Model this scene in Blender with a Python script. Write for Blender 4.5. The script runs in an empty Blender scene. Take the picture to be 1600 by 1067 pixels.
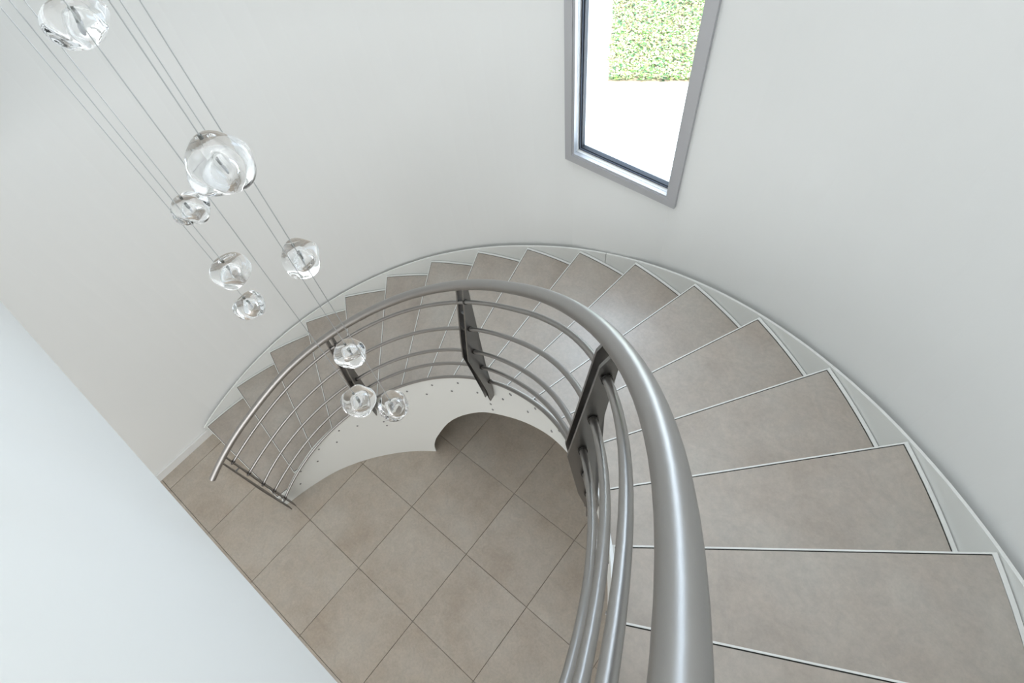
import bpy, bmesh, math, random
from mathutils import Vector, Matrix, noise
random.seed(7)
S = bpy.context.scene
C = S.collection
PI = math.pi

# ------------------------------------------------------------------ camera
cam_d = bpy.data.cameras.new('camera'); cam = bpy.data.objects.new('camera', cam_d); C.objects.link(cam)
M = ((0.7732786, 0.62817062, -0.08626627), (0.50157044, -0.68923724, -0.5228567), (-0.38790114, 0.36104529, -0.84804422))
cam.matrix_world = Matrix(((M[0][0], -M[1][0], -M[2][0], 1.26124386), (M[0][1], -M[1][1], -M[2][1], 0.46040982),
                           (M[0][2], -M[1][2], -M[2][2], 4.8032029), (0, 0, 0, 1)))
cam_d.sensor_width = 36; cam_d.lens = 19.6457; cam_d.clip_start = .02; cam_d.clip_end = 200
S.camera = cam
S.cycles.max_bounces = 32; S.cycles.transmission_bounces = 32; S.cycles.glossy_bounces = 12

# ------------------------------------------------------------------ light and exposure
S.view_settings.view_transform = 'Standard'; S.view_settings.look = 'None'
S.view_settings.gamma = 1; S.view_settings.use_curve_mapping = False
S.view_settings.exposure = 0.72
w = bpy.data.worlds.new('world'); S.world = w; w.use_nodes = True
bg = w.node_tree.nodes['Background']; bg.inputs[0].default_value = (.69, .81, 1, 1); bg.inputs[1].default_value = 4.0

def area(name, loc, rot, sx, sy, power, col):
    d = bpy.data.lights.new(name, 'AREA'); d.shape = 'RECTANGLE'; d.size = sx; d.size_y = sy; d.energy = power; d.color = col
    o = bpy.data.objects.new(name, d); C.objects.link(o); o.location = loc; o.rotation_euler = rot; return o
sd = bpy.data.lights.new('sun', 'SUN'); sd.energy = 5.5; sd.angle = math.radians(.6); sd.color = (1, .96, .9)
so = bpy.data.objects.new('sun', sd); C.objects.link(so)
so.rotation_euler = Vector((.62, .06, .78)).to_track_quat('Z', 'Y').to_euler()      # high sun, along the window wall
area('ceiling_fill', (.1, 1.15, 6.36), (0, 0, 0), 2.6, 1.9, 31.5, (.93, .96, 1))  # added out of view, stands in for cool light from above
area('window_portal', (.04, 2.72, 4.05), (math.radians(-90), 0, 0), .70, 3.0, 1, (1, 1, 1)).data.cycles.is_portal = True
area('hall_fill', (0, -3.9, 1.4), (math.radians(90), 0, 0), 3.6, 2.2, 57, (.96, .975, 1))  # added fill for the lower floor and walls; no doors stand there
area('landing_fill', (2.0, -3.4, 5.0), (math.radians(98), 0, 0), 1.1, 1.6, 12, (.88, .94, 1))  # unseen fill, added to brighten the upper ceiling and right wall

# ------------------------------------------------------------------ materials
def mat(name, col, rough=.5, metal=0., **k):
    m = bpy.data.materials.new(name); m.use_nodes = True; nt = m.node_tree; b = nt.nodes['Principled BSDF']
    b.inputs['Base Color'].default_value = (*col, 1); b.inputs['Roughness'].default_value = rough; b.inputs['Metallic'].default_value = metal
    for a, v in k.items(): b.inputs[a].default_value = v
    return m
def N(nt, t, **k):
    n = nt.nodes.new(t)
    for a, v in k.items():
        if hasattr(n, a): setattr(n, a, v)
        else: n.inputs[a].default_value = v
    return n
def ramp(nt, stops):
    r = nt.nodes.new('ShaderNodeValToRGB'); e = r.color_ramp.elements
    while len(e) < len(stops): e.new(.5)
    for x, (p, c) in zip(e, stops): x.position = p; x.color = (*c, 1)
    return r
def stone(name, a, b, c, rough, seed):
    m = mat(name, b, rough); nt = m.node_tree; L = nt.links.new; bs = nt.nodes['Principled BSDF']
    geo = N(nt, 'ShaderNodeNewGeometry'); oi = N(nt, 'ShaderNodeObjectInfo')
    off = N(nt, 'ShaderNodeVectorMath', operation='SCALE'); cmb = N(nt, 'ShaderNodeCombineXYZ')
    L(oi.outputs['Random'], cmb.inputs[0]); L(oi.outputs['Random'], cmb.inputs[1]); cmb.inputs[2].default_value = seed
    L(cmb.outputs[0], off.inputs[0]); off.inputs['Scale'].default_value = 23.
    add = N(nt, 'ShaderNodeVectorMath', operation='ADD'); L(geo.outputs['Position'], add.inputs[0]); L(off.outputs[0], add.inputs[1])
    n1 = N(nt, 'ShaderNodeTexNoise'); n1.inputs['Scale'].default_value = 2.6; n1.inputs['Detail'].default_value = 7; n1.inputs['Roughness'].default_value = .62
    n2 = N(nt, 'ShaderNodeTexNoise'); n2.inputs['Scale'].default_value = 55; n2.inputs['Detail'].default_value = 5; n2.inputs['Roughness'].default_value = .7
    n3 = N(nt, 'ShaderNodeTexNoise'); n3.inputs['Scale'].default_value = 9; n3.inputs['Detail'].default_value = 8; n3.inputs['Roughness'].default_value = .75; n3.inputs['Distortion'].default_value = 1.2
    for n in (n1, n2, n3): L(add.outputs[0], n.inputs['Vector'])
    r = ramp(nt, [(.30, a), (.5, b), (.72, c)]); L(n1.outputs['Fac'], r.inputs[0])
    r3 = ramp(nt, [(.40, (.93, .93, .93)), (.62, (1.05, 1.04, 1.03))]); L(n3.outputs['Fac'], r3.inputs[0])
    r2 = ramp(nt, [(.3, (.90, .90, .90)), (.7, (1.08, 1.08, 1.08))]); L(n2.outputs['Fac'], r2.inputs[0])
    m1 = N(nt, 'ShaderNodeMix', data_type='RGBA', blend_type='MULTIPLY'); m1.inputs[0].default_value = 1
    L(r.outputs[0], m1.inputs[6]); L(r2.outputs[0], m1.inputs[7])
    m2 = N(nt, 'ShaderNodeMix', data_type='RGBA', blend_type='MULTIPLY'); m2.inputs[0].default_value = 1
    L(m1.outputs[2], m2.inputs[6]); L(r3.outputs[0], m2.inputs[7]); L(m2.outputs[2], bs.inputs['Base Color'])
    bp = N(nt, 'ShaderNodeBump'); bp.inputs['Strength'].default_value = .12; bp.inputs['Distance'].default_value = .002
    L(n2.outputs['Fac'], bp.inputs['Height']); L(bp.outputs[0], bs.inputs['Normal'])
    return m
m_wall = mat('white_plaster', (.84, .845, .825), .75)
nt = m_wall.node_tree; n_ = N(nt, 'ShaderNodeTexNoise'); n_.inputs['Scale'].default_value = 160; n_.inputs['Detail'].default_value = 3
b_ = N(nt, 'ShaderNodeBump'); b_.inputs['Strength'].default_value = .05; b_.inputs['Distance'].default_value = .002
nt.links.new(n_.outputs['Fac'], b_.inputs['Height']); nt.links.new(b_.outputs[0], nt.nodes['Principled BSDF'].inputs['Normal'])
m_steelw = mat('white_painted_steel', (.79, .80, .77), .32)
m_trim = mat('white_trim', (.80, .80, .78), .4)
m_tile = stone('beige_floor_tile', (.405, .342, .276), (.460, .405, .340), (.500, .458, .400), .36, 1.)
m_step = stone('beige_step_tile', (.345, .290, .238), (.398, .350, .300), (.430, .398, .352), .40, 5.)
m_step.node_tree.nodes['Principled BSDF'].inputs['Specular IOR Level'].default_value = 1.; m_step.node_tree.nodes['Principled BSDF'].inputs['IOR'].default_value = 1.62
m_grout = mat('dark_grout', (.25, .215, .175), .8)
m_joint = mat('black_joint', (.02, .02, .018), .8)
def steel(name, col, rough):
    m = mat(name, col, rough, 1.); nt = m.node_tree; L = nt.links.new; bs = nt.nodes['Principled BSDF']
    tc = N(nt, 'ShaderNodeTexCoord'); mp = N(nt, 'ShaderNodeMapping'); mp.inputs['Scale'].default_value = (40, 40, 40)
    n = N(nt, 'ShaderNodeTexNoise'); n.inputs['Scale'].default_value = 12; n.inputs['Detail'].default_value = 4
    L(tc.outputs['Object'], mp.inputs[0]); L(mp.outputs[0], n.inputs['Vector'])
    mr = N(nt, 'ShaderNodeMapRange'); mr.inputs[3].default_value = rough - .04; mr.inputs[4].default_value = rough + .05
    L(n.outputs['Fac'], mr.inputs[0]); L(mr.outputs[0], bs.inputs['Roughness'])
    return m
m_rail = steel('brushed_stainless_steel', (.35, .338, .325), .38)
m_post = steel('brushed_steel_dark_reflection', (.24, .23, .22), .36)  # base darkened to imitate the dark surroundings these plates reflect
m_weld = mat('burnt_weld', (.06, .055, .05), .5, .8)
m_bolt = mat('steel_bolt', (.30, .30, .30), .35, 1.)
m_alu = mat('grey_aluminium', (.50, .505, .52), .42, .35)
m_gasket = mat('dark_gasket', (.008, .011, .018), .55)
m_gasketl = mat('grey_gasket_bead', (.13, .16, .22), .3)
m_glass = mat('clear_crystal', (1, 1, 1), .0); m_glass.node_tree.nodes['Principled BSDF'].inputs['Transmission Weight'].default_value = 1
m_glass.node_tree.nodes['Principled BSDF'].inputs['IOR'].default_value = 1.46
m_pane = bpy.data.materials.new('window_glass'); m_pane.use_nodes = True; nt = m_pane.node_tree; nt.nodes.clear()
out = nt.nodes.new('ShaderNodeOutputMaterial'); mx = nt.nodes.new('ShaderNodeMixShader'); tr = nt.nodes.new('ShaderNodeBsdfTransparent'); gl = nt.nodes.new('ShaderNodeBsdfGlossy')
fl_ = nt.nodes.new('ShaderNodeLayerWeight'); fl_.inputs[0].default_value = .5; pw = N(nt, 'ShaderNodeMath', operation='POWER'); pw.inputs[1].default_value = 5.; fr = N(nt, 'ShaderNodeMath', operation='MULTIPLY_ADD'); fr.inputs[1].default_value = .9; fr.inputs[2].default_value = .04; nt.links.new(fl_.outputs['Facing'], pw.inputs[0]); nt.links.new(pw.outputs[0], fr.inputs[0]); gl.inputs['Roughness'].default_value = 0.
tr.inputs[0].default_value = (.97, .99, .98, 1)
nt.links.new(fr.outputs[0], mx.inputs[0]); nt.links.new(tr.outputs[0], mx.inputs[1]); nt.links.new(gl.outputs[0], mx.inputs[2]); nt.links.new(mx.outputs[0], out.inputs[0])
m_cable = mat('silver_cable', (.55, .56, .55), .4, .4)
m_frost = mat('frosted_bulb', (.86, .88, .90), .35); m_frost.node_tree.nodes['Principled BSDF'].inputs['Transmission Weight'].default_value = .35
m_socket = mat('dark_nickel_socket', (.25, .26, .25), .3, 1.)
m_pave = mat('pale_concrete_paving', (.80, .79, .77), .8)
nt = m_pave.node_tree; n_ = N(nt, 'ShaderNodeTexNoise'); n_.inputs['Scale'].default_value = 14; n_.inputs['Detail'].default_value = 8
r_ = ramp(nt, [(.3, (.66, .64, .61)), (.6, (.84, .83, .81))]); nt.links.new(n_.outputs['Fac'], r_.inputs[0]); nt.links.new(r_.outputs[0], nt.nodes['Principled BSDF'].inputs['Base Color'])
m_soil = mat('brown_soil', (.30, .22, .15), .9)
def leafmat(name, col): 
    m = mat(name, col, .5); nt = m.node_tree; at = N(nt, 'ShaderNodeAttribute'); at.attribute_name = 'tint'
    mx = N(nt, 'ShaderNodeMix', data_type='RGBA', blend_type='MULTIPLY'); mx.inputs[0].default_value = 1; mx.inputs[6].default_value = (*col, 1)
    nt.links.new(at.outputs['Color'], mx.inputs[7]); nt.links.new(mx.outputs[2], nt.nodes['Principled BSDF'].inputs['Base Color']); return m
m_leaf = leafmat('green_leaf', (.38, .42, .20))

# ------------------------------------------------------------------ helpers
def obj(name, bm, m, parent=None, smooth=False, keep=False):
    me = bpy.data.meshes.new(name)
    if not keep: bmesh.ops.recalc_face_normals(bm, faces=bm.faces)
    bm.to_mesh(me); bm.free(); o = bpy.data.objects.new(name, me); C.objects.link(o)
    for x in (m if isinstance(m, (list, tuple)) else [m]): me.materials.append(x)
    if smooth:
        for p in me.polygons: p.use_smooth = True
    if parent is not None: o.parent = parent
    return o
def empty(name, loc=(0, 0, 0), parent=None):
    o = bpy.data.objects.new(name, None); o.empty_display_size = .1; C.objects.link(o); o.location = loc
    if parent is not None: o.parent = parent
    return o
def tag(o, label, cat, group=None):
    o['label'] = label; o['category'] = cat
    if group: o['group'] = group
    return o
def struct(o, label=None):
    o['kind'] = 'structure'
    if label: o['label'] = label
    return o
def prism(bm, poly, z0, z1):
    "vertical prism over a polygon in plan"
    n = len(poly); lo = [bm.verts.new((x, y, z0)) for x, y in poly]; hi = [bm.verts.new((x, y, z1)) for x, y in poly]
    bm.faces.new(lo[::-1]); bm.faces.new(hi)
    for i in range(n): bm.faces.new((lo[i], lo[(i + 1) % n], hi[(i + 1) % n], hi[i]))
def box(bm, a, b):
    (x0, y0, z0), (x1, y1, z1) = a, b; prism(bm, [(x0, y0), (x1, y0), (x1, y1), (x0, y1)], z0, z1)
def hexa(bm, p):
    "eight corners: four of one face, then the matching four"
    v = [bm.verts.new(q) for q in p]
    for f in ((3, 2, 1, 0), (4, 5, 6, 7), (0, 1, 5, 4), (1, 2, 6, 5), (2, 3, 7, 6), (3, 0, 4, 7)): bm.faces.new([v[i] for i in f])
def loft(bm, rows, closed=True, caps=True):
    "rows of rings, joined along the rows"
    V = [[bm.verts.new(p) for p in r] for r in rows]; n = len(rows[0])
    for a, b in zip(V, V[1:]):
        for i in range(n if closed else n - 1): bm.faces.new((a[i], a[(i + 1) % n], b[(i + 1) % n], b[i]))
    if caps: bm.faces.new(V[0][::-1]); bm.faces.new(V[-1])
def tube(bm, pts, rad, seg=16, caps=True):
    rows = []; pts = [Vector(p) for p in pts]
    for i, p in enumerate(pts):
        t = (pts[min(i + 1, len(pts) - 1)] - pts[max(i - 1, 0)]).normalized()
        u = t.cross(Vector((0, 0, 1)))
        if u.length < 1e-4: u = Vector((1, 0, 0))
        u.normalize(); v = u.cross(t)
        rows.append([p + rad * (math.cos(a) * u + math.sin(a) * v) for a in (2 * PI * j / seg for j in range(seg))])
    loft(bm, rows, True, caps)

# ------------------------------------------------------------------ stair geometry (one turn parameter k: nosing of step k)
H = .18; TH1 = math.radians(179.7771); DTH = math.radians(9.520869); RO = 2.5786
def ang(k): return TH1 - (k - 1) * DTH
def P(r, k, z=0): a = ang(k); return Vector((r * math.cos(a), r * math.sin(a), z))
def interp(x, xs, ys):
    if x <= xs[0]: return ys[0]
    for i in range(len(xs) - 1):
        if x <= xs[i + 1]:
            t = (x - xs[i]) / (xs[i + 1] - xs[i]); return ys[i] * (1 - t) + ys[i + 1] * t
    return ys[-1]
def smooth_table(xs, ys):
    "cubic (Catmull-Rom) reading of a table"
    def f(x):
        x = min(max(x, xs[0]), xs[-1]); i = 0
        while i < len(xs) - 2 and x > xs[i + 1]: i += 1
        x0, x1 = xs[i], xs[i + 1]; t = (x - x0) / (x1 - x0)
        m0 = (ys[i + 1] - ys[i - 1]) / (xs[i + 1] - xs[i - 1]) if i > 0 else (ys[1] - ys[0]) / (x1 - x0)
        m1 = (ys[i + 2] - ys[i]) / (xs[i + 2] - xs[i]) if i + 2 < len(xs) else (ys[-1] - ys[-2]) / (x1 - x0)
        d = x1 - x0
        return (2*t**3 - 3*t*t + 1) * ys[i] + (t**3 - 2*t*t + t) * d * m0 + (3*t*t - 2*t**3) * ys[i + 1] + (t**3 - t*t) * d * m1
    return f
RI = smooth_table([.9, 1, 2, 3, 4, 5, 6, 7, 9, 13, 16, 21], [1.495, 1.487, 1.457, 1.44, 1.42, 1.405, 1.399, 1.398, 1.40, 1.41, 1.42, 1.42])
NSTEP = 19; ZTOP = 3.60

# ------------------------------------------------------------------ the room
RW = 2.65                     # inner radius of the curved wall
ZC = 6.4                      # ceiling
WX0, WX1, WZ0, WZ1 = -.322, .405, 2.535, 5.55   # window casing outside edges
WY = 2.598
def clip(poly, inside, cut):
    out = []
    for i in range(len(poly)):
        a, b = poly[i], poly[(i + 1) % len(poly)]
        if inside(a):
            out.append(a)
            if not inside(b): out.append(cut(a, b))
        elif inside(b): out.append(cut(a, b))
    return out
def clip_half(poly, nx, ny, d):
    f = lambda p: nx * p[0] + ny * p[1] - d
    return clip(poly, lambda p: f(p) <= 1e-9, lambda a, b: (lambda t: (a[0] + t * (b[0] - a[0]), a[1] + t * (b[1] - a[1])))(f(a) / (f(a) - f(b))))
def clip_room(poly):
    poly = clip_half(poly, -1, 0, RW - .004); poly = clip_half(poly, 1, 0, RW - .004) if poly else poly
    for j in range(1, 36):
        a = math.radians(5 * j)
        if poly: poly = clip_half(poly, math.cos(a), math.sin(a), RW - .004)
    return poly
# floor: screed with tiles laid on it, each tile a piece of its own
bm = bmesh.new(); prism(bm, [(-2.81, -4.3), (2.81, -4.3)] + [(2.81 * math.cos(math.radians(a)), 2.81 * math.sin(math.radians(a))) for a in range(0, 181, 6)], -.30, -.012)
floor = struct(obj('floor', bm, m_grout), 'dark screed and grout of the lower hall floor')
T = .6370; GX, GY = -.5787, .6781; g = .0015
for i in range(-4, 6):
    for j in range(-8, 4):
        x0, y0 = GX + i * T, GY + j * T
        poly = clip_room([(x0 + g, y0 + g), (x0 + T - g, y0 + g), (x0 + T - g, y0 + T - g), (x0 + g, y0 + T - g)])
        poly = clip_half(poly, 0, -1, 4.0) if poly else poly
        if len(poly) < 3: continue
        ar = abs(sum(poly[q][0] * poly[(q + 1) % len(poly)][1] - poly[(q + 1) % len(poly)][0] * poly[q][1] for q in range(len(poly)))) / 2
        if ar < .004: continue
        bm = bmesh.new(); cx = sum(p[0] for p in poly) / len(poly); cy = sum(p[1] for p in poly) / len(poly)
        e = .0018; dz = random.uniform(-.0004, .0004)
        lo = [(x, y, -.012) for x, y in poly]; mid = [(x, y, -e + dz) for x, y in poly]
        hi = [(x + (cx - x) * .006, y + (cy - y) * .006, dz) for x, y in poly]
        loft(bm, [lo, mid, hi]); obj('tile', bm, m_tile, floor)

# curved wall with the window opening
bm = bmesh.new()
hy = WY + .02
xa, xb = WX0 + .03, WX1 - .03
aL, aR = math.acos(xa / RW), math.acos(xb / RW)
angs = sorted(set([round(math.radians(a), 6) for a in range(0, 181, 3) if not (aR - .02 < math.radians(a) < aL + .02)] + [aL, aR]))
prof = [(RW, -4.15)] + [(RW * math.cos(a), RW * math.sin(a)) for a in angs] + [(-RW, -4.15)]
prof_o = [(RW + .17, -4.15)] + [((RW + .17) * math.cos(a), (RW + .17) * math.sin(a)) if a not in (aL, aR) else (RW * math.cos(a), RW * math.sin(a) + .18) for a in angs] + [(-RW - .32, -4.15)]
iR, iL = angs.index(aR) + 1, angs.index(aL) + 1
def wallpiece(i, z0, z1):
    a, b, c, d = prof[i], prof[i + 1], prof_o[i + 1], prof_o[i]
    prism(bm, [a, b, c, d], z0, z1)
for i in range(len(prof) - 1):
    if iR <= i < iL: wallpiece(i, -.15, WZ0 + .03); wallpiece(i, WZ1 - .03, ZC)
    else: wallpiece(i, -.15, ZC)
bmesh.ops.remove_doubles(bm, verts=bm.verts, dist=1e-5)
seen = {}
for f in list(bm.faces):                                            # drop the walls between neighbouring pieces
    key = tuple(sorted(v.index for v in f.verts)) if False else tuple(sorted((round(v.co.x, 4), round(v.co.y, 4), round(v.co.z, 4)) for v in f.verts))
    if key in seen: seen[key].append(f)
    else: seen[key] = [f]
bmesh.ops.delete(bm, geom=[f for v in seen.values() if len(v) > 1 for f in v], context='FACES_ONLY')
wall = struct(obj('wall_north', bm, m_wall), 'tall white curved stairwell wall')
for p in wall.data.polygons:
    if abs(p.normal.z) < .1: p.use_smooth = True
wall.data.shade_smooth() if hasattr(wall.data, 'shade_smooth') else None
bpy_mod = wall.modifiers.new('es', 'EDGE_SPLIT'); bpy_mod.split_angle = math.radians(25)

# upper partition wall (its lower edge hangs above the lower hall), landing slab, ceilings, south wall
PY, PZ = .040, 2.93
bm = bmesh.new(); box(bm, (-2.648, PY - .22, PZ), (1.16, PY, ZC)); struct(obj('wall_south', bm, m_wall), 'white upper wall ending above the lower hall')
bm = bmesh.new(); box(bm, (1.16, -4.1, ZTOP - .30), (2.648, -.02, ZTOP - .012)); landing = struct(obj('landing_floor', bm, m_grout), 'upper landing slab')
for i in range(3):
    for j in range(7):
        bm = bmesh.new(); x0 = 1.165 + i * .494; y0 = -.02 - (j + 1) * .583; box(bm, (x0 + .002, y0 + .002, ZTOP - .012), (x0 + .492, y0 + .581, ZTOP)); obj('tile', bm, m_tile, landing)
bm = bmesh.new(); box(bm, (-2.648, -4.1, PZ), (1.155, PY - .225, PZ + .25)); struct(obj('lower_hall_ceiling', bm, m_wall), 'white ceiling of the lower hall')
bm = bmesh.new(); box(bm, (-2.95, -4.4, -.15), (2.95, -4.12, ZC)); struct(obj('wall_back', bm, m_wall), 'white far wall of the hall')
# ceiling with a rectangular recess, added to go with the unseen fill light below it
bm = bmesh.new(); sx0, sx1, sy0, sy1 = -1.25, 1.45, .15, 2.12
for a, b in (((-3, -4.4), (3, sy0)), ((-3, sy1), (3, 3.1)), ((-3, sy0), (sx0, sy1)), ((sx1, sy0), (3, sy1))): box(bm, (*a, ZC), (*b, ZC + .25))
struct(obj('ceiling', bm, m_wall), 'white ceiling around the added recess')
bm = bmesh.new(); box(bm, (sx0, sy0, ZC + .18), (sx1, sy1, ZC + .20)); struct(obj('recess_lid', bm, m_wall), 'white lid closing the added ceiling recess')

# baseboard on the straight bit of wall below the stair
bm = bmesh.new(); box(bm, (-2.648, -4.0, 0), (-2.628, .06, .085)); struct(obj('baseboard_west', bm, m_trim), 'low white baseboard')

# ------------------------------------------------------------------ window
win = struct(empty('window_1', ((WX0 + WX1) / 2, WY, WZ0)), 'tall narrow window with a grey mitred casing'); 
def wloc(o): o.location = -win.location; return o
cw = .058
def ring(bm, x0, x1, z0, z1, wd, yf, yb, side, bev=.0):
    "one mitred member of a rectangular ring; yf front plane (room side), yb back plane"
    X0, X1, Z0, Z1 = x0 + wd, x1 - wd, z0 + wd, z1 - wd
    q = {'bottom': [(x0, z0), (x1, z0), (X1, Z0), (X0, Z0)], 'top': [(X0, Z1), (X1, Z1), (x1, z1), (x0, z1)],
         'left': [(x0, z0), (X0, Z0), (X0, Z1), (x0, z1)], 'right': [(x1, z0), (x1, z1), (X1, Z1), (X1, Z0)]}[side]
    c = (sum(p[0] for p in q) / 4, sum(p[1] for p in q) / 4)
    hexa(bm, [(x, yf, z) for x, z in q] + [(x, yb, z) for x, z in q])
for s in ('left', 'right', 'bottom', 'top'):
    bm = bmesh.new(); ring(bm, WX0, WX1, WZ0, WZ1, cw - .012, WY, WY + .032, s); ring(bm, WX0 + cw - .012, WX1 - cw + .012, WZ0 + cw - .012, WZ1 - cw + .012, .014, WY + .006, WY + .032, s)
    wloc(obj('casing', bm, m_alu, win))
i0 = (WX0 + cw, WX1 - cw, WZ0 + cw, WZ1 - cw)
for s in ('left', 'right', 'bottom', 'top'):
    bm = bmesh.new(); ring(bm, i0[0] - .03, i0[1] + .03, i0[2] - .03, i0[3] + .03, .032, WY + .030, WY + .060, s); wloc(obj('reveal', bm, m_trim, win))
    bm = bmesh.new(); ring(bm, i0[0] - .03, i0[1] + .03, i0[2] - .03, i0[3] + .03, .052, WY + .056, WY + .085, s); wloc(obj('gasket', bm, m_gasket, win))
    bm = bmesh.new(); ring(bm, i0[0] + .009, i0[1] - .009, i0[2] + .009, i0[3] - .009, .006, WY + .053, WY + .057, s); wloc(obj('gasket_bead', bm, m_gasketl, win))
bm = bmesh.new(); box(bm, (i0[0] - .02, WY + .068, i0[2] - .02), (i0[1] + .02, WY + .072, i0[3] + .02)); wloc(obj('pane', bm, m_pane, win))

# ------------------------------------------------------------------ outside: terrace and planted bed
bm = bmesh.new(); box(bm, (-26, 2.86, -.5), (16, 30, -.10)); struct(obj('terrace', bm, m_pave), 'sunlit pale paved terrace outside')
bm = bmesh.new()
o0 = Vector((-2.60, 6.70, 0)); ex = Vector((.850, .527, 0)); ey = Vector((-.527, .850, 0))
LW, LD = 3.2, 4.4
rnd = random.Random(3)
cols = bm.loops.layers.color.new('tint')
def leaf(x, y, s, h):
    b = o0 + ex * x + ey * y; a = rnd.uniform(0, 2 * PI); d = Vector((math.cos(a), math.sin(a), 0)); n = Vector((-d.y, d.x, 0)); z = -.10 + h
    u = rnd.uniform(.1, .8)
    v = [bm.verts.new(b + Vector((0, 0, z))), bm.verts.new(b + d * s * .5 + n * s * .33 + Vector((0, 0, z + s * u * .5))), bm.verts.new(b + d * s + Vector((0, 0, z + s * u * .7))), bm.verts.new(b + d * s * .5 - n * s * .33 + Vector((0, 0, z + s * u * .5)))]
    f = bm.faces.new(v); t = rnd.choice([(1.3, 1.25, 1.1), (1, 1, 1), (.35, .55, .45), (1.4, 1.1, .9), (.6, .95, .5), (1.5, .95, .9), (1.5, 1.5, 1.4)]); k_ = rnd.uniform(.8, 1.2)
    for l in f.loops: l[cols] = (t[0] * k_, t[1] * k_, t[2] * k_, 1)
for _ in range(42000):
    x = rnd.random() * 3.2; y = rnd.random() ** 1.1 * 4.4
    leaf(x, y, rnd.uniform(.022, .060), rnd.uniform(0, .09))
lawn = obj('ground_cover', bm, m_leaf, keep=True); lawn['kind'] = 'stuff'; tag(lawn, 'low green ground cover planting seen through the window', 'plants')
bm = bmesh.new(); q = [o0, o0 + ex * LW, o0 + ex * LW + ey * LD, o0 + ey * LD]; prism(bm, [(p.x, p.y) for p in q], -.1, -.085); struct(obj('planting_bed', bm, m_soil), 'soil bed under the planting')

# ------------------------------------------------------------------ staircase
stair = tag(empty('spiral_staircase', (0, 0, 0)), 'curved white steel staircase with beige stone treads', 'staircase')
def sector(bm, r0, r1, k0, k1, z0, z1, d0=0., d1=0., n=6, rin=None):
    "plan sector between radial lines k0 and k1, offset sideways by d0/d1 metres (towards lower steps)"
    lo = []; hi = []
    def pt(r, k, d): a = ang(k); return (r * math.cos(a) - d * math.sin(a), r * math.sin(a) + d * math.cos(a))
    outer = [pt(r1 if not callable(r1) else r1(k0 + (k1 - k0) * t / n), k0 + (k1 - k0) * t / n, d0 * (1 - t / n) + d1 * t / n) for t in range(n + 1)]
    inner = [pt(r0 if not callable(r0) else r0(k0 + (k1 - k0) * t / n), k0 + (k1 - k0) * t / n, d0 * (1 - t / n) + d1 * t / n) for t in range(n, -1, -1)]
    prism(bm, outer + inner, z0, z1)
for k in range(1, NSTEP + 1):
    z = k * H
    bm = bmesh.new()                                                  # steel tray with rims
    ri = lambda q: RI(q) + .012
    sector(bm, ri, RO + .022, k, k + 1, z - .034, z - .026, 0.0080, -.03)
    sector(bm, ri, RO + .022, k, k, z - .034, z, 0.0080, .0025, 1) if False else None
    a = ang(k)
    def pt(r, kk, d): a = ang(kk); return (r * math.cos(a) - d * math.sin(a), r * math.sin(a) + d * math.cos(a))
    prism(bm, [pt(ri(k), k, 0.0080), pt(RO + .022, k, 0.0080), pt(RO + .022, k, .0025), pt(ri(k), k, .0025)], z - .034, z)
    sector(bm, RO + .006, RO + .022, k, k + 1, z - .034, z, .0025, -.02)
    sector(bm, ri, lambda q: RI(q) + .020, k, k + 1, z - .034, z, .0025, -.02)
    tr_ = obj('tread', bm, m_steelw, stair)
    bm = bmesh.new(); sector(bm, lambda q: RI(q) + .0205, RO + .0055, k, k + 1, z - .026, z - .0025, .0022, -.018); obj('joint', bm, m_joint, tr_)
    bm = bmesh.new(); sector(bm, lambda q: RI(q) + .026, RO + (.0035 if k == 16 else .0), k, k + 1, z - .0025, z + .0005, -.0014, -.016, 8); obj('tile', bm, m_step, tr_)
    bm = bmesh.new()                                                  # riser standing under the front of the tray
    prism(bm, [pt(RI(k) + .012, k, -.004), pt(RO + .02, k, -.004), pt(RO + .02, k, -.010), pt(RI(k) + .012, k, -.010)], (z - H if k > 1 else 0), z - .034); obj('riser', bm, m_steelw, stair)
# wall-side stringer in two lengths, joined at a seam
def ribbon(bm, r0f, r1f, k0, k1, zb, zt, step=.25):
    n = max(2, int(round((k1 - k0) / step))); rows = []
    for i in range(n + 1):
        k = k0 + (k1 - k0) * i / n
        rows.append([P(r0f(k), k, zb(k)), P(r1f(k), k, zb(k)), P(r1f(k), k, zt(k)), P(r0f(k), k, zt(k))])
    loft(bm, rows)
zto = lambda k: k * H + interp(k, [.9, 1, 3, 7, 9, 20], [.0, .012, .028, .035, .010, .006])
for k0, k1 in ((.93, 10.437), (10.447, 20.0)):
    bm = bmesh.new(); ribbon(bm, lambda k: 2.605, lambda k: 2.618, k0, k1, lambda k: max(0.001, k * H - .33), zto, .2)
    o = obj('wall_stringer', bm, m_steelw, stair, True); o.modifiers.new('es', 'EDGE_SPLIT').split_angle = math.radians(30)
    bm = bmesh.new(); ribbon(bm, lambda k: 2.618, lambda k: RW - .003, k0, k1, lambda k: max(0.0005, k * H - .30), lambda k: max(.001, zto(k) - .14), .2) # packing behind
    obj('wall_spacer', bm, m_steelw, stair)
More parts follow.
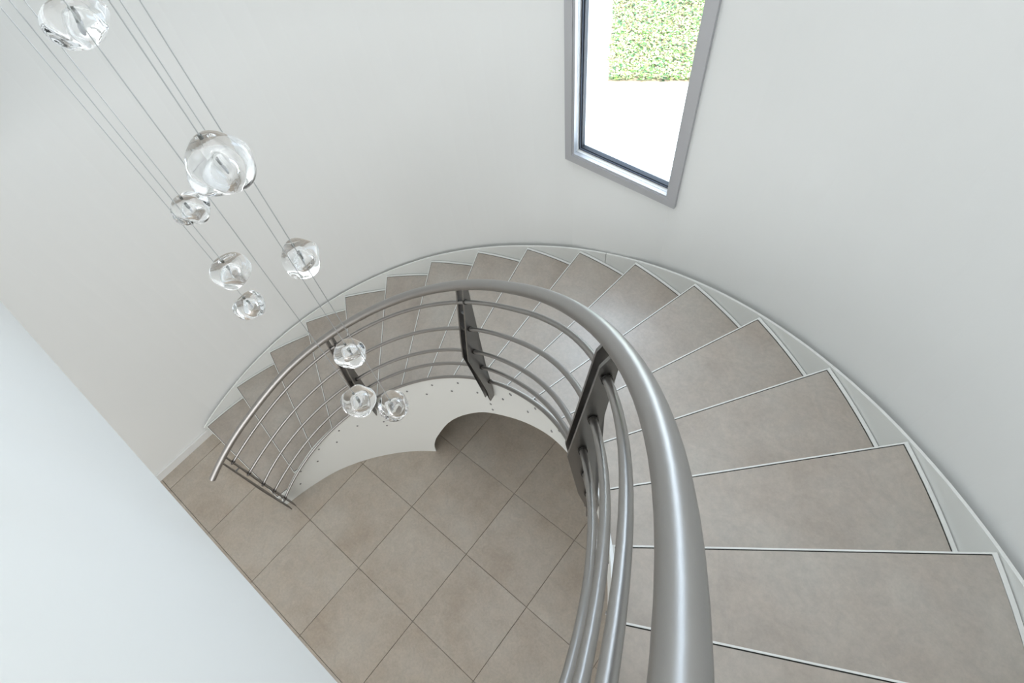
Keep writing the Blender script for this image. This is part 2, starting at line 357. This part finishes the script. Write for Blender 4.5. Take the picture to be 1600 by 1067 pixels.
# inner plate: stands on the floor at first, then a cut curve frees it and it flies
rel = smooth_table([7.0, 7.18, 7.51, 8.1, 8.61, 9.22, 9.79, 10.75, 11.87, 12.87, 13.62, 15, 20],
                   [0.0, .247, .449, .745, .937, 1.126, 1.285, 1.506, 1.79, 2.056, 2.24, 2.52, 3.42])
zbi = lambda k: .001 if k <= 7.0 else rel(k)
zti = lambda k: k * H + interp(k, [.9, 1.3, 2, 3, 4, 10, 13, 20], [-.09, -.06, -.012, .025, .035, .035, .018, .018])
bm = bmesh.new(); rows = []
kk = [.93 + .2 * i for i in range(31)]; kk = [q for q in kk if q < 6.95] + [6.98, 7.0, 7.03, 7.08, 7.14, 7.2, 7.3, 7.4, 7.55, 7.7, 7.9, 8.1, 8.35] + [8.6 + .2 * i for i in range(58)]
for q in kk:
    zb_ = zbi(q) if q > 7.18 else (.001 if q <= 7.0 else .247 * math.sqrt((q - 7.0) / .18))
    rows.append([P(RI(q), q, zb_), P(RI(q) + .011, q, zb_), P(RI(q) + .011, q, zti(q)), P(RI(q), q, zti(q))])
loft(bm, rows); plate = obj('inner_stringer', bm, m_steelw, stair, True); plate.modifiers.new('es', 'EDGE_SPLIT').split_angle = math.radians(30)
def boltmesh(R_, L_):
    bm = bmesh.new()
    rows = [[(r * math.cos(a), r * math.sin(a), z) for a in (PI * j / 6 for j in range(12))] for r, z in ((R_ * 1.0, 0), (R_, L_ * .6), (R_ * .7, L_))]
    loft(bm, rows); return bm
bolt0 = None
def put_bolt(k, z, parent, R_=None):
    global bolt0
    d = -P(1, k).normalized()
    if bolt0 is None: bolt0 = obj('bolt', boltmesh(.0075, .006), m_bolt, parent, False); o = bolt0
    else: o = bolt0.copy(); C.objects.link(o); o.parent = parent
    o.matrix_local = Matrix.Translation(P(RI(k) - .0002, k, z)) @ d.to_track_quat('Z', 'Y').to_matrix().to_4x4()
    return o
for k in range(1, 20):
    for kb in (k + .17, k + .82): put_bolt(kb, k * H - .02 if k > 1 or kb > k + .5 else .13, plate)
for kb, zb in ((10.24, 1.54), (10.26, 1.459), (11.20, 1.959), (5.75, .70), (5.77, .62), (15.15, 2.34), (15.17, 2.26)): put_bolt(kb, zb, plate)

# ------------------------------------------------------------------ railing
def cheb(c, x):
    b1 = b2 = 0.
    for a in reversed(c[1:]): b1, b2 = 2 * x * b1 - b2 + a, b1
    return x * b1 - b2 + c[0]
def bump(k): return bump_t(k)
bump_t = smooth_table([10, 11, 12, 13, 14, 15, 16, 17, 18, 22], [0, 0, .005, .035, .075, .115, .145, .16, .165, .165])
RAILS = {'hand': (0.985, [1.40476, -0.01368, 0.03404, -0.01195, -0.01255, 0.0112, -0.012]),
 'r1': (0.872, [1.40084, -0.05214, 0.05102, -0.03477, 0.01142, -0.00436, 0.00566]),
 'r2': (0.667, [1.37854, -0.04572, 0.04374, -0.03087, 0.01116, -0.00435, 0.00295]),
 'r3': (0.467, [1.346, -0.01628, 0.00767, -0.00121, -0.00975, 0.00603, -0.00568]),
 'r4': (0.27, [1.37182, -0.01989, 0.02136, -0.00671, 0.01156, -0.00351, -0.0014]),
 'r5': (0.062, [1.37384, -0.0087, -0.01809, 0.00814, -0.00668, 0.00714, 0.00013])}
hand_r = smooth_table([-.3, .42, .98, 1.5, 2.8, 4.2, 5.5, 6.3, 7.4, 8.3, 9.3, 10.5, 11.2, 12.1, 12.9, 14.2, 15.1, 15.8, 16.3, 16.9, 17.6, 19],
                      [1.487, 1.469, 1.455, 1.445, 1.402, 1.387, 1.366, 1.358, 1.350, 1.355, 1.362, 1.375, 1.386, 1.394, 1.3945, 1.3925, 1.400, 1.4075, 1.4145, 1.418, 1.4175, 1.415])
def railpt(n, k):
    z0, c = RAILS[n]; kc = min(max(k, .4), 17.9)
    r = cheb(c, (kc - 9) / 9.5) if n != 'hand' else sum(hand_r(kc + q) for q in (-.6, -.3, 0, .3, .6)) / 5
    if k < kc: r += (kc - k) * .02
    return P(r, k, k * H + z0 + bump(k))
rail = tag(empty('stair_railing', (0, 0, 0)), 'brushed stainless steel railing with curved handrail and five bars', 'railing')
def krange(a, b, s=.2): n = int((b - a) / s) + 1; return [a + (b - a) * i / n for i in range(n + 1)]
bm = bmesh.new(); tube(bm, [railpt('hand', k) for k in krange(.47, 20.6)], .0231, 28)
h_ = obj('handrail', bm, m_rail, rail, True); h_.modifiers.new('es', 'EDGE_SPLIT').split_angle = math.radians(50)
for n in ('r1', 'r2', 'r3', 'r4', 'r5'):
    bm = bmesh.new(); tube(bm, [railpt(n, k) for k in krange(1.13, 19.3)], .0101, 16)
    b_ = obj('rail_bar', bm, m_rail, rail, True)
def post(kf, kb, inner, outer, zk, feet=True, name='post'):
    "two flat plates in radial planes; inner/outer edges are lists of (radius, height above the line of nosings)"
    po = empty(name, P(1.39, (kf + kb) / 2, zk), rail)
    base = po.location.copy()
    th = .008
    for kk_ in (kf, kb):
        a = ang(kk_); e = Vector((math.cos(a), math.sin(a), 0)); t = Vector((-math.sin(a), math.cos(a), 0)) * (th / 2)
        pts = [e * r + Vector((0, 0, zk + z)) for r, z in inner] + [e * r + Vector((0, 0, zk + z)) for r, z in reversed(outer)]
        bm = bmesh.new(); A = [bm.verts.new(p + t - base) for p in pts]; B = [bm.verts.new(p - t - base) for p in pts]
        bm.faces.new(A); bm.faces.new(B[::-1])
        for i in range(len(pts)): bm.faces.new((A[i], B[i], B[(i + 1) % len(pts)], A[(i + 1) % len(pts)]))
        bmesh.ops.triangulate(bm, faces=[f for f in bm.faces if len(f.verts) > 4])
        obj('post_plate', bm, m_post, po)
    for n in ('r1', 'r2', 'r3', 'r4', 'r5'):                          # welded collars where a bar meets the plates
        for kk_, s in ((kf, 1),):
            off = .0045 / (1.39 * DTH)
            p0 = railpt(n, kk_ + s * off); p1 = railpt(n, kk_ + s * (off + .010 / (1.39 * DTH)))
            bm = bmesh.new(); tube(bm, [p0 - base, p1 - base], .0130, 12); obj('weld', bm, m_weld, po)
        bm = bmesh.new()
    for z in (.02, .78):                                              # bolts tying the plate pair together
        r_ = interp(z, [p[1] for p in reversed(inner)], [p[0] for p in reversed(inner)]) + .022
        bm = bmesh.new(); tube(bm, [P(r_, kb, zk + z) - base, P(r_, kf, zk + z) - base], .006, 10); obj('tie_bolt', bm, m_bolt, po)
    return po
IN2 = [(1.371, .972), (1.313, .62), (1.290, .45), (1.352, .0), (1.357, -.135)]
OU2 = [(1.400, .972), (1.385, .50), (1.387, .08), (1.397, -.03), (1.395, -.115)]
def shift(L_, d): return [(r + d, z) for r, z in L_]
post(10.52, 10.34, IN2, OU2, 10.42 * H)
post(5.98, 5.80, shift(IN2, -.008), shift(OU2, -.008), 5.89 * H)
IN3 = [(1.386, .972), (1.3665, .935), (1.2985, .44), (1.334, .075), (1.367, -.12), (1.369, -.24)]
OU3 = [(1.409, .974), (1.382, .60), (1.379, .39), (1.392, .08), (1.410, -.09), (1.408, -.21)]
post(15.26, 15.09, IN3, OU3, 15.2 * H + .122)
post(19.4, 19.17, shift(IN2, .015), shift(OU2, .015), 19.28 * H + bump(19.28))
IN1 = [(1.440, .97), (1.400, .60), (1.375, .45), (1.385, .05), (1.40, -.16)]
OU1 = [(1.470, .97), (1.455, .50), (1.43, .10), (1.43, -.02), (1.44, -.16)]
post(1.17, .99, IN1, OU1, 1.08 * H)

# ------------------------------------------------------------------ pendant cluster
CZ = ZC
PEND = [('b1', -.126, .753, 4.276, 4.318, .11, (1.08, .86), 'pear-shaped clear glass pendant nearest the upper left corner, highest of all'),
        ('b2', .212, .736, 4.101, 4.157, .13, (1.0, .90), 'largest clear glass pendant with a big round bubble, hanging highest but one'),
        ('b3', -.372, .739, 3.646, 3.699, .11, (1.0, .9), 'small clear glass pendant hanging just below and left of the largest one'),
        ('b4', -.153, .681, 3.557, 3.612, .11, (1.06, .86), 'clear glass pendant against the white wall, upper of the left lower pair'),
        ('b5', -.285, .680, 3.276, 3.326, .10, (1.04, .88), 'smallest clear glass pendant, lower of the pair hanging against the white wall'),
        ('b6', -.045, .853, 3.525, 3.585, .125, (1.0, .95), 'clear glass pendant hanging between the largest one and the handrail'),
        ('b7', .030, .800, 3.101, 3.150, .11, (1.0, .98), 'clear glass pendant overlapping the top of the dark railing post'),
        ('b8', .091, .708, 2.917, 2.970, .125, (1.02, .95), 'clear glass pendant hiding the foot of the left railing post'),
        ('b9', .160, .7915, 2.8195, 2.872, .12, (1.02, .96), 'lowest clear glass pendant in front of the white inner stringer')]
def blob(bm, R_, fl, seed, inner=False):
    sub = 4 if not inner else 3
    r = bmesh.ops.create_icosphere(bm, subdivisions=sub, radius=1.)
    o_ = Vector((seed * 3.1, seed * 1.7, seed * 5.3))
    for v in r['verts']:
        d = v.co.normalized(); n = noise.noise(d * .85 + o_) * .24 + noise.noise(d * 1.6 + o_) * .04
        s = R_ * (1 + n) if not inner else R_ * (1 + n * .9)
        v.co = Vector((d.x * s * fl[0], d.y * s * fl[0], d.z * s * fl[1]))
    return r
for idx, (nm, x, y, z, zt, D, fl, lab) in enumerate(PEND):
    p = tag(empty('pendant_light', (x, y, z)), lab, 'lamp', 'clear glass pendants on long wires')
    R_ = D / 2
    bm = bmesh.new(); blob(bm, R_ * 1.0, fl, idx + 1)
    top = max(v.co.z for v in bm.verts if abs(v.co.x) < R_ * .25 and abs(v.co.y) < R_ * .25)
    for f in bm.faces: f.smooth = True
    bmesh.ops.recalc_face_normals(bm, faces=bm.faces)
    # the inner bubble, its faces turned towards the air inside it
    b2 = bmesh.new(); blob(b2, R_ * (.52 if nm == 'b2' else .42), (1.0, .95), idx + 11, True)
    bmesh.ops.translate(b2, verts=b2.verts, vec=(R_ * .05, R_ * .02, -R_ * .12))
    bmesh.ops.recalc_face_normals(b2, faces=b2.faces); bmesh.ops.reverse_faces(b2, faces=b2.faces)
    tmp = bpy.data.meshes.new('t'); b2.to_mesh(tmp); b2.free(); bm.from_mesh(tmp); bpy.data.meshes.remove(tmp)
    o = obj('glass_ball', bm, m_glass, p, True, True)
    bm = bmesh.new(); tube(bm, [(0, 0, top + .003), (0, 0, CZ - z - .03)], .0013, 6); obj('cable', bm, m_cable, p)
    bm = bmesh.new(); tube(bm, [(0, 0, top + .006), (0, 0, top - .004)], .0042, 12); obj('cap', bm, m_socket, p)
    zb = R_ * .30
    bm = bmesh.new(); tube(bm, [(0, 0, zb), (0, 0, zb - .013)], .0042, 12); obj('socket', bm, m_socket, p)
    bm = bmesh.new(); q = [(.0026, zb - .013), (.0042, zb - .016), (.0044, zb - .030), (.003, zb - .035), (.0008, zb - .037)]
    loft(bm, [[(r * math.cos(a), r * math.sin(a), zz) for a in (PI * j / 6 for j in range(12))] for r, zz in q]); obj('bulb', bm, m_frost, p, True)
bm = bmesh.new(); rows = [[(-.03 + r * math.cos(a), .755 + r * math.sin(a), zz) for a in (2 * PI * j / 48 for j in range(48))] for r, zz in ((.41, CZ), (.41, CZ - .025), (.40, CZ - .03))]
loft(bm, rows); tag(obj('ceiling_canopy', bm, m_rail), 'round brushed metal canopy on the ceiling holding the pendant wires', 'canopy')
